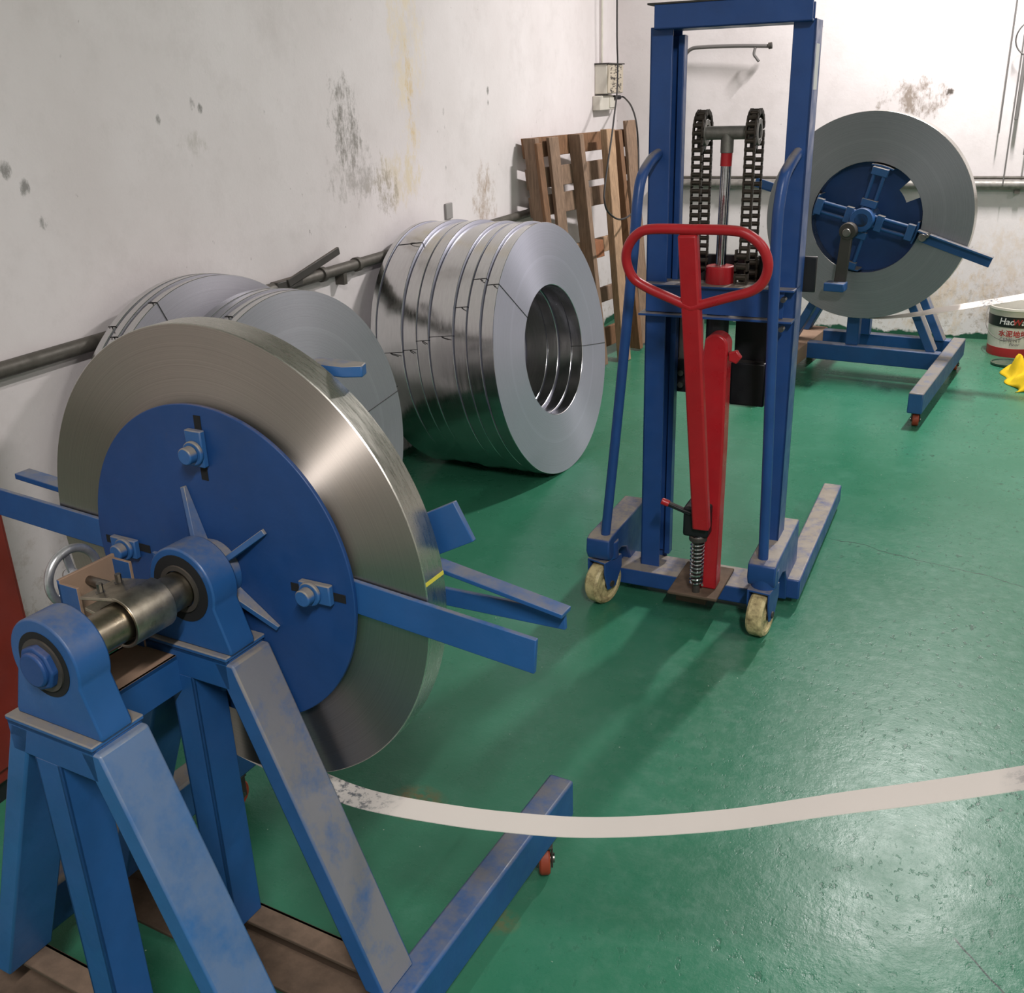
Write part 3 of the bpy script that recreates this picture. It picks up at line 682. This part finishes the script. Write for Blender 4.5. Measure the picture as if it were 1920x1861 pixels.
# mid cross member: two dusty shelves with a blue web
MB().box(-0.222, 0.230, -0.045, 0.06, 1.048, 1.054).build('cross_shelf', SB, S, 0.001)
MB().box(-0.215, 0.200, -0.028, -0.022, 0.968, 1.048).build('cross_web', SB, S, 0.001)
MB().box(-0.232, 0.230, -0.050, 0.06, 0.958, 0.965).build('cross_shelf', SB, S, 0.001)
for z in (1.03, 0.945): MB().cyl((0.205, -0.07, z), (0.205, -0.045, z), 0.008, 8).build('bolt', 'bolt_steel', S)
# lift cylinder: rod, tee and sprockets
MB().cyl((-0.004, 0.03, 1.05), (-0.004, 0.03, 1.105), 0.042, 28).build('cylinder_cap', 'red_paint', S, 0.004)
MB().cyl((-0.004, 0.03, 0.50), (-0.004, 0.03, 1.05), 0.034, 28).build('lift_cylinder', 'black_paint', S)
MB().cyl((-0.003, 0.03, 1.10), (0.0, 0.03, 1.42), 0.0155, 24).build('piston_rod', 'chrome', S)
MB().cyl((-0.001, 0.03, 1.388), (0.0, 0.03, 1.426), 0.0165, 24).build('rod_band', 'red_paint', S)
MB().cyl((0.0, 0.03, 1.424), (0.0, 0.03, 1.475), 0.0185, 20).cyl((-0.070, 0.03, 1.478), (0.085, 0.03, 1.478), 0.0185, 20).build('chain_axle', 'grey_steel', S, 0.001)
def sprocket(x):
    n_t = 13; prof = []
    for k in range(n_t * 4):
        a = 2 * pi * k / (n_t * 4); r = (0.046, 0.0535, 0.0535, 0.046)[k % 4]; prof.append((0.03 + r * cos(a), 1.480 + r * sin(a)))
    o = MB().prism(prof, 'x', x - 0.006, x + 0.006).build('sprocket', 'dark_metal', S, 0.001)
    MB().lathe([(0.020, 0.004), (0.036, 0.004), (0.036, 0.014), (0.020, 0.014)], (x, 0.03, 1.480), (1, 0, 0), 28).build('hub_ring', 'grey_steel', o, 0.001)
    MB().cyl((x + 0.004, 0.03, 1.480), (x + 0.010, 0.03, 1.480), 0.020, 20).build('bore', 'hole_black', o)
# one chain link: two side plates and a roller
lm = MB()
for s_ in (-1, 1): lm.box(s_ * 0.0125 - 0.002, s_ * 0.0125 + 0.002, -0.0075, 0.0075, -0.0135, 0.0135)
lm.cyl((-0.0155, 0, 0), (0.0155, 0, 0), 0.0068, 10)
link0 = lm.build('chain_link', 'chain_steel'); link_mesh = link0.data; bpy.data.objects.remove(link0)
def chain(x, z_front, z_back, big=0):
    root = bpy.data.objects.new('lift_chain', None); COL.objects.link(root); root.parent = S
    p = 0.0225; rr = 0.054; zc = 1.480; yc = 0.03
    z = zc
    while z > z_front:
        f = 1.35 if (big and z < 1.155) else 1.0
        instance(link_mesh, 'chain_link', root, Matrix.Translation((x - (0.006 if f > 1 else 0), yc - rr, z)) @ Matrix.Diagonal((f, f, f, 1))); z -= p * f
    z = zc - 0.011
    while z > z_back:
        f = 1.35 if (big and z < 1.13) else 1.0
        instance(link_mesh, 'chain_link', root, Matrix.Translation((x, yc + rr, z)) @ Matrix.Diagonal((f, f, f, 1))); z -= p * f
    nl = 8
    for k in range(1, nl):
        a = pi * k / nl
        instance(link_mesh, 'chain_link', root, Matrix.Translation((x, yc - rr * cos(a), zc + rr * sin(a))) @ Matrix.Rotation(a - pi * 0 , 4, 'X').inverted())
for x, bg in ((-0.072, 0), (0.078, 1)):
    sprocket(x); chain(x, 1.062, 0.98, bg)
# fork carriage (black) and forks
MB().box(-0.222, 0.222, 0.105, 0.125, 1.06, 1.125).build('carriage_bar', 'black_paint', S, 0.003)
MB().box(0.205, 0.262, 0.125, 0.14, 1.02, 1.125).build('carriage_end', 'black_paint', S, 0.003)
MB().box(-0.262, -0.205, 0.125, 0.14, 1.02, 1.125).build('carriage_end', 'black_paint', S, 0.003)
for x0, x1 in ((-0.10, -0.02), (0.10, 0.15)): MB().prism([(x0, 1.05), (x1, 1.05), (x1 - 0.01, 1.09), (x0 + 0.03, 1.075)], 'y', 0.062, 0.100).build('chain_anchor', 'black_paint', S, 0.002)
MB().box(-0.205, 0.205, 0.105, 0.125, 0.74, 0.79).build('carriage_bar', 'black_paint', S, 0.003)
MB().cyl((-0.118, 0.150, 0.78), (-0.118, 0.150, 0.958), 0.040, 24).build('oil_tank', 'grey_steel', S)
for x0, x1 in ((0.030, 0.140), (-0.205, -0.095)):
    fk = MB().prism([(0.125, 1.06), (0.16, 1.06), (0.165, 0.72), (0.62, 0.700), (0.62, 0.688), (0.125, 0.675)], 'x', x0, x1).build('fork', 'black_paint', S, 0.003)
    for z in (0.745, 0.705): MB().cyl(((x0 + x1) / 2 + 0.015, 0.100, z), ((x0 + x1) / 2 + 0.015, 0.125, z), 0.010, 8).build('bolt', 'bolt_steel', fk)
MB().box(0.030, 0.140, 0.085, 0.125, 0.66, 0.80).build('carriage_block', 'black_paint', S, 0.006)
# side tube handles
for pts in ([(-0.195, 0.01, 1.425), (-0.200, -0.05, 1.41), (-0.206, -0.115, 1.37), (-0.209, -0.14, 1.31), (-0.213, -0.147, 1.22), (-0.235, -0.147, 0.95), (-0.268, -0.147, 0.58), (-0.300, -0.145, 0.25)],
            [(0.205, 0.01, 1.425), (0.203, -0.05, 1.41), (0.196, -0.115, 1.375), (0.191, -0.14, 1.31), (0.190, -0.147, 1.22), (0.196, -0.147, 0.95), (0.207, -0.147, 0.58), (0.214, -0.145, 0.25)]):
    MB().tube(smooth_path(pts, 7), 0.0155, 14).build('side_handle', SB, S)
# base: cross beam, pedestals, legs
MB().box(-0.30, 0.235, -0.055, 0.095, 0.035, 0.092).build('base_beam', SB, S, 0.004)
MB().box(-0.075, 0.085, -0.185, 0.055, 0.094, 0.104).box(-0.07, 0.03, -0.10, 0.0, 0.03, 0.094).build('pump_base', 'channel_brown', S, 0.003)
def pedestal(x0, x1, yend):
    prof = [(-0.175, 0.172), (-0.19, 0.20), (-0.185, 0.245), (-0.16, 0.252), (0.20, 0.252), (0.21, 0.10), (yend, 0.10), (yend, 0.025), (0.045, 0.025), (0.03, 0.10), (-0.005, 0.15), (-0.06, 0.172)]
    MB().prism(prof, 'x', x0, x1).build('leg_beam', SB, S, 0.005)
pedestal(0.176, 0.262, 0.22); pedestal(-0.352, -0.272, 0.22)
MB().box(0.232, 0.302, 0.05, 0.97, 0.028, 0.10).build('support_leg', SB, S, 0.006)
MB().box(-0.352, -0.285, 0.20, 0.52, 0.028, 0.10).build('support_leg', SB, S, 0.006)
for x in (0.267, -0.318):
    MB().cyl((x - 0.022, 0.90 if x > 0 else 0.46, 0.036), (x + 0.022, 0.90 if x > 0 else 0.46, 0.036), 0.036, 24).build('load_roller', 'nylon', S, 0.002)
def swivel(x, y, ang):
    e = bpy.data.objects.new('caster', None); COL.objects.link(e); e.parent = S; e.location = (x, y, 0); e.rotation_euler = (0, 0, ang)
    R = 0.075; w_ = 0.050
    MB().lathe([(0.022, -w_ / 2), (0.030, -w_ / 2 + 0.006), (0.052, -w_ / 2 + 0.006), (0.058, -w_ / 2), (R - 0.006, -w_ / 2), (R, -w_ / 2 + 0.008), (R, w_ / 2 - 0.008), (R - 0.006, w_ / 2), (0.058, w_ / 2), (0.052, w_ / 2 - 0.006), (0.030, w_ / 2 - 0.006), (0.022, w_ / 2)], (0, -0.012, R), (1, 0, 0), 40).build('wheel', 'nylon', e)
    b = MB()
    for s_ in (-1, 1): b.prism([(-0.032, 0.058), (0.012, 0.058), (0.046, 0.12), (0.046, 0.160), (-0.05, 0.160), (-0.05, 0.12)], 'x', s_ * 0.033 - 0.003, s_ * 0.033 + 0.003)
    b.box(-0.036, 0.036, -0.05, 0.046, 0.156, 0.163)
    b.build('yoke', SB, e, 0.002)
    MB().cyl((-0.040, -0.012, R), (0.040, -0.012, R), 0.011, 14).build('axle', 'dark_metal', e)
    MB().cyl((0, 0.005, 0.160), (0, 0.005, 0.222), 0.042, 28).build('swivel_head', SB, e, 0.004)
swivel(-0.308, -0.125, -0.28); swivel(0.222, -0.150, -0.12)
# pump: body, spring, pedal, pole, D handle
MB().prism([(-0.004, 0.105), (0.066, 0.105), (0.068, 0.60), (0.066, 0.80)] + arc(0.030, 0.895, 0.037, 10, 150, 10) + [(-0.012, 0.80), (-0.004, 0.60)], 'y', -0.125, -0.062).build('pump_body', 'red_paint', S, 0.006)
MB().cyl((0.062, -0.10, 0.872), (0.082, -0.105, 0.872), 0.007, 10).build('valve_stem', 'dark_metal', S)
MB().prism([(0.087 + r * cos(rad(a)), 0.868 + r * sin(rad(a))) for a, r in ((0, .022), (36, .017), (72, .022), (108, .017), (144, .022), (180, .017), (216, .022), (252, .017), (288, .022), (324, .017))], 'y', -0.125, -0.108).build('valve_knob', 'red_paint', S, 0.004)
sprg = [(0.011 + 0.0195 * cos(t_ * 2 * pi / 14), -0.155 + 0.0195 * sin(t_ * 2 * pi / 14), 0.130 + t_ * 0.0118 / 14 * 1.12) for t_ in range(14 * 13)]
MB().tube(sprg, 0.0038, 8).build('spring', 'chrome', S)
MB().cyl((0.011, -0.155, 0.10), (0.011, -0.155, 0.33), 0.012, 16).build('pump_plunger', 'dark_metal', S)
MB().cyl((0.011, -0.155, 0.285), (0.011, -0.155, 0.30), 0.028, 20).build('spring_cap', 'dark_metal', S, 0.002)
MB().box(-0.035, 0.045, -0.175, -0.06, 0.30, 0.40).build('pump_bracket', 'black_paint', S, 0.008)
pd = MB().bar((-0.01, -0.165, 0.375), (-0.082, -0.18, 0.405), 0.022, 0.012).build('release_pedal', 'black_paint', S, 0.003)
MB().cyl((-0.078, -0.18, 0.404), (-0.102, -0.184, 0.413), 0.011, 14).build('pedal_tip', 'red_paint', pd, 0.003)
MB().bar((0.028, -0.185, 0.34), (-0.001, -0.345, 1.245), 0.052, 0.032, (0, 1, 0)).build('handle_pole', 'red_paint', S, 0.006)
hp = [(0.0, 1.257), (0.105, 1.257), (0.150, 1.248), (0.188, 1.218), (0.205, 1.175), (0.196, 1.13), (0.165, 1.100), (0.10, 1.078), (0.03, 1.055), (0.004, 1.046)]
hl = [(0.0, 1.257), (-0.105, 1.255), (-0.145, 1.240), (-0.172, 1.205), (-0.178, 1.165), (-0.160, 1.12), (-0.115, 1.092), (-0.06, 1.070), (-0.01, 1.050), (0.004, 1.046)]
ring = smooth_path([(x + 0.004, -0.350 + (1.257 - z) * 0.17, z) for x, z in hp], 6)[:-1] + list(reversed(smooth_path([(x + 0.004, -0.350 + (1.257 - z) * 0.17, z) for x, z in hl], 6)))[:-1]
MB().tube(ring, 0.0135, 14, True).build('handle_loop', 'red_paint', S)

# ------------------------------------------------------------------ pallet leaning in the corner
PX, PY, PYAW = -2.25, 5.36, 0.187
P = thing('wooden_pallet', 'worn wooden pallet leaning upright against the wall in the corner', 'pallet', (PX, PY, 0), PYAW)
LEAN = 0.18 / 1.4
def pb(name, mat, s0, s1, z0, z1, o0, o1, ds0=0.0):
    """board: s along the wall, z up the lean, o = offset out of the pallet plane; ds0 shifts the foot along s"""
    m = MB(); V = []
    for z in (z0, z1):
        k = (z1 - z) / max(1e-6, (z1 - z0)) * ds0
        for s_ in (s0, s1):
            for o in (o0, o1): V.append(m.bm.verts.new((0.18 - LEAN * z + o, s_ + k, z)))
    for f in ((0, 1, 3, 2), (4, 6, 7, 5), (0, 4, 5, 1), (2, 3, 7, 6), (0, 2, 6, 4), (1, 5, 7, 3)): m.bm.faces.new([V[i] for i in f])
    return m.build(name, mat, P, 0.003)
# deck slats (behind, towards the wall)
for z0, z1, mt in ((1.262, 1.368, 'wood_brown'), (1.095, 1.205, 'wood_grey'), (0.945, 1.055, 'wood_grey'), (0.66, 0.75, 'wood_tan'), (0.36, 0.45, 'wood_grey'), (0.08, 0.20, 'wood_brown')):
    pb('slat', mt, 0.035, 1.20, z0, z1, -0.045, -0.022)
for s0, s1, mt, o in ((0.02, 0.06, 'wood_grey', 0.06), (0.50, 0.545, 'wood_grey', 0.06), (0.975, 1.02, 'wood_brown', 0.06)):
    pb('stringer', mt, s0, s1, 0.012, 1.37, -0.022, o)
pb('face_board', 'wood_brown', 0.0, 0.055, 0.02, 1.345, 0.06, 0.08)
pb('face_board', 'wood_grey', 0.225, 0.325, 0.02, 1.365, 0.0, 0.022, -0.03)
pb('face_board', 'wood_grey', 1.15, 1.285, 0.02, 1.42, 0.0, 0.022, -0.07)
pb('block', 'wood_rust', 1.00, 1.15, 0.70, 0.79, 0.0, 0.06)
pb('block', 'wood_rust', 0.545, 0.66, 0.655, 0.755, -0.02, 0.05)
tag(pb('timber_batten', 'wood_tan', 0.735, 0.835, 0.002, 1.385, 0.065, 0.11, -0.085), 'pale tan timber batten propped upright against the pallet', 'batten').parent = None
bt = bpy.data.objects['timber_batten']; bt.location = (PX, PY, 0); bt.rotation_euler = (0, 0, -PYAW)

# ------------------------------------------------------------------ electrical box, socket, cables
t = thing('electrical_box', 'beige electrical box scrawled in black, high on the wall beside the corner', 'electrical box', (-2.31, 6.90, 1.67))
MB().box(0.001, 0.085, -0.165, 0.165, -0.09, 0.09).build('body', 'white_plastic', t, 0.004)
MB().box(0.085, 0.093, -0.16, 0.16, -0.085, 0.085).build('cover', 'box_print', t, 0.002)
MB().box(0.001, 0.10, -0.172, 0.172, 0.09, 0.097).build('top_flange', 'dark_metal', t, 0.001)
t = thing('socket_box', 'white socket box just below the scrawled beige electrical box', 'socket', (-2.31, 6.86, 1.525))
MB().box(0.001, 0.055, -0.17, 0.17, -0.045, 0.045).build('body', 'white_plastic', t, 0.005)
MB().box(0.055, 0.062, 0.02, 0.15, -0.032, 0.032).build('socket_plate', 'white_plastic', t, 0.002)
MB().cyl((0.062, 0.10, 0.03), (0.085, 0.16, 0.03), 0.014, 12).build('plug', 'black_paint', t, 0.002)
tag(MB().tube(smooth_path([(-2.15, 6.70, 3.88), (-2.150, 6.703, 2.126), (-2.150, 6.725, 1.766), (-2.100, 6.562, 1.597), (-1.980, 6.138, 1.465), (-1.910, 5.874, 1.355), (-1.880, 5.735, 1.261), (-1.860, 5.600, 1.099), (-1.850, 5.562, 1.030), (-1.840, 5.599, 0.963), (-1.830, 5.768, 0.902), (-1.820, 5.945, 0.903), (-1.830, 6.119, 0.944), (-1.870, 6.291, 1.070), (-1.920, 6.448, 1.250), (-1.930, 6.427, 1.409), (-2.020, 6.615, 1.500), (-2.190, 7.021, 1.548), (-2.225, 7.060, 1.559)], 8), 0.0055, 8).build('power_cable', 'cable_black'),
    'black cable drooping from the ceiling past the pallet and up to the socket', 'cable')
tag(MB().tube([(-2.295, 6.84, 3.88), (-2.295, 6.84, 1.768)], 0.008, 8).build('wall_conduit', 'white_plastic'), 'thin white conduit running up the wall from the beige box', 'conduit')

# ------------------------------------------------------------------ bent rod, hanging cords on the back wall
t = thing('bent_conduit', 'bent grey conduit arm with a small hook, on the wall behind the mast', 'conduit', (0, 0, 0))
MB().tube(smooth_path([(-1.83, 7.175, 1.02), (-1.83, 7.16, 1.45), (-1.826, 7.15, 1.72), (-1.815, 7.14, 1.795), (-1.77, 7.13, 1.838), (-1.68, 7.12, 1.845), (-1.45, 7.11, 1.842), (-1.25, 7.10, 1.832)], 8), 0.012, 10).build('rod', 'cable_grey', t)
MB().cyl((-1.262, 7.10, 1.833), (-1.24, 7.10, 1.836), 0.020, 12).build('rod_tip', 'dark_metal', t)
MB().tube(smooth_path([(-1.345, 7.105, 1.835), (-1.352, 7.10, 1.79), (-1.335, 7.10, 1.765), (-1.318, 7.095, 1.745)], 6), 0.009, 8).build('hook', 'cable_grey', t)
def cord(x, z0, z1, r, label, name='hanging_string', mat='cable_grey', bow=0.0):
    tag(MB().tube(smooth_path([(x + bow, 7.12, z0), (x + bow * 0.4, 7.12, (z0 + z1) / 2 + 0.2), (x, 7.125, z1)], 6), r, 8).build(name, mat), label, 'cord')
cord(0.213, 3.88, 0.985, 0.004, 'long thin cord hanging down the wall as far as the pale pipe', bow=0.0)
cord(0.150, 3.88, 1.285, 0.004, 'short thin cord hanging on the wall between the dull grey coil and the long cord', bow=-0.0)
cord(0.305, 3.88, 1.16, 0.005, 'thin cord hanging on the wall behind the middle of the wire loop')
tag(MB().box(0.224, 0.244, 7.105, 7.13, 1.36, 2.3).build('hanging_strip', 'cable_grey', bevel=0.003), 'flat grey strip hanging against the wall alongside the long cord', 'strip')
tag(MB().tube([(0.275 + 0.105 * cos(k * pi / 18), 7.10 + 0.02 * sin(k * pi / 9), 1.81 + 0.10 * sin(k * pi / 18)) for k in range(36)], 0.0045, 8, True).build('wire_loop', 'cable_grey'), 'round wire loop hung high on the wall beside the cords', 'wire')

# ------------------------------------------------------------------ paint bucket, lid, cloth
BX, BY, BR = 0.392, 6.88, 0.160
t = thing('paint_bucket', 'white floor-paint bucket with black band and red print, open and stained green', 'bucket', (BX, BY, 0))
def brad(z): return 0.142 + (BR - 0.142) * z / 0.30
MB().lathe([(brad(0) - 0.004, 0.0), (brad(0), 0.004), (brad(0.30), 0.30), (brad(0.30) - 0.004, 0.30), (brad(0) - 0.006, 0.012), (0.002, 0.012), (0.002, 0.0)], (0, 0, 0), (0, 0, 1), 64).build('body', 'white_plastic', t)
MB().lathe([(brad(0.185) + 0.001, 0.185), (brad(0.25) + 0.001, 0.25), (brad(0.25) - 0.001, 0.25), (brad(0.185) - 0.001, 0.185)], (0, 0, 0), (0, 0, 1), 64).build('label_band', 'print_black', t)
MB().lathe([(brad(0.0) + 0.0008, 0.0), (brad(0.055) + 0.0008, 0.055), (brad(0.055) - 0.001, 0.055), (brad(0.0) - 0.001, 0.0)], (0, 0, 0), (0, 0, 1), 64).build('label_foot', 'print_red', t)
MB().lathe([(BR - 0.004, 0.285), (BR + 0.007, 0.285), (BR + 0.007, 0.302), (BR - 0.004, 0.302)], (0, 0, 0), (0, 0, 1), 64).build('rim', 'white_plastic', t, 0.002)
MB().cyl((0, 0, 0.24), (0, 0, 0.245), BR - 0.012, 48).build('paint_surface', 'dark_green', t)
MB().tube([((BR + 0.012) * cos(rad(a)), (BR + 0.012) * sin(rad(a)), 0.27 - 0.16 * sin(rad(a - 160)) ) for a in range(160, 341, 6)], 0.003, 8).build('handle', 'grey_steel', t)
def wrap_text(body, size, z, a_mid, mat, parent, shear=0.0, bold=0.0):
    cu = bpy.data.curves.new('txt', 'FONT'); cu.body = body; cu.size = size; cu.shear = shear; cu.offset = bold; cu.align_x = 'CENTER'
    o = bpy.data.objects.new('txt', cu); COL.objects.link(o)
    dg = bpy.context.evaluated_depsgraph_get(); me = bpy.data.meshes.new_from_object(o.evaluated_get(dg))
    bpy.data.objects.remove(o)
    bm = bmesh.new(); bm.from_mesh(me)
    bmesh.ops.subdivide_edges(bm, edges=[e for e in bm.edges if e.calc_length() > 0.012], cuts=2)
    for v in bm.verts:
        zz = z + v.co.y; r = brad(zz) + 0.0022; a = a_mid + v.co.x / r
        v.co = (r * cos(a), r * sin(a), zz)
    bm.to_mesh(me); bm.free(); me.materials.clear(); me.materials.append(M[mat])
    q = bpy.data.objects.new('print', me); COL.objects.link(q); q.parent = parent
am = -pi / 2 - 0.10
wrap_text('Hao', 0.055, 0.203, am - 0.27, 'print_white', t, 0.15, 0.0008)
wrap_text('W', 0.050, 0.203, am + 0.10, 'print_red', t, 0.1, 0.0008)
wrap_text('a', 0.055, 0.203, am + 0.33, 'print_white', t, 0.15, 0.0008)
wrap_text('\u6c34\u6ce5\u5730\u576a', 0.042, 0.132, am, 'print_red', t, 0, 0.001)
wrap_text('CEMENT', 0.032, 0.098, am - 0.08, 'print_grey', t)
wrap_text('Floor', 0.026, 0.074, am + 0.10, 'print_grey', t, 0.2)
lid = MB().lathe([(0.002, 0.0), (0.085, 0.0), (0.09, 0.006), (0.09, 0.016), (0.085, 0.016), (0.082, 0.008), (0.002, 0.008)], (0, 0, 0), (0, 0, 1), 40).build('tin_lid', 'dark_green')
lid.location = (0.36, 6.56, 0.0); tag(lid, 'dark green stained tin lid lying on the floor before the bucket', 'lid')
m = MB()
nx, ny = 34, 30; g = [[None] * ny for _ in range(nx)]
for i in range(nx):
    for j in range(ny):
        u, v = i / (nx - 1), j / (ny - 1)
        x = 0.36 + u * 0.42 + 0.03 * sin(5 * v + 1.3) ; y = 5.93 + v * 0.50 + 0.04 * sin(7 * u)
        h = 0.004 + 0.055 * (sin(9 * u + 5 * v) * sin(7 * v - 4 * u + 1)) ** 2 + 0.03 * abs(sin(17 * u - 11 * v)) * (u * (1 - u) * 4) ** 0.5
        e = min(u, 1 - u, v, 1 - v); h *= 1.7 * min(1, e * 7 + 0.08)
        x += 0.02 * sin(13 * v + 4 * u); g[i][j] = m.bm.verts.new((x, y, h))
for i in range(nx - 1):
    for j in range(ny - 1): m.bm.faces.new([g[i][j], g[i + 1][j], g[i + 1][j + 1], g[i][j + 1]])
cl = m.build('cleaning_rag', 'yellow_cloth', smooth=70); so = cl.modifiers.new('solid', 'SOLIDIFY'); so.thickness = 0.003
tag(cl, 'crumpled yellow rag on the green floor in front of the bucket', 'rag')
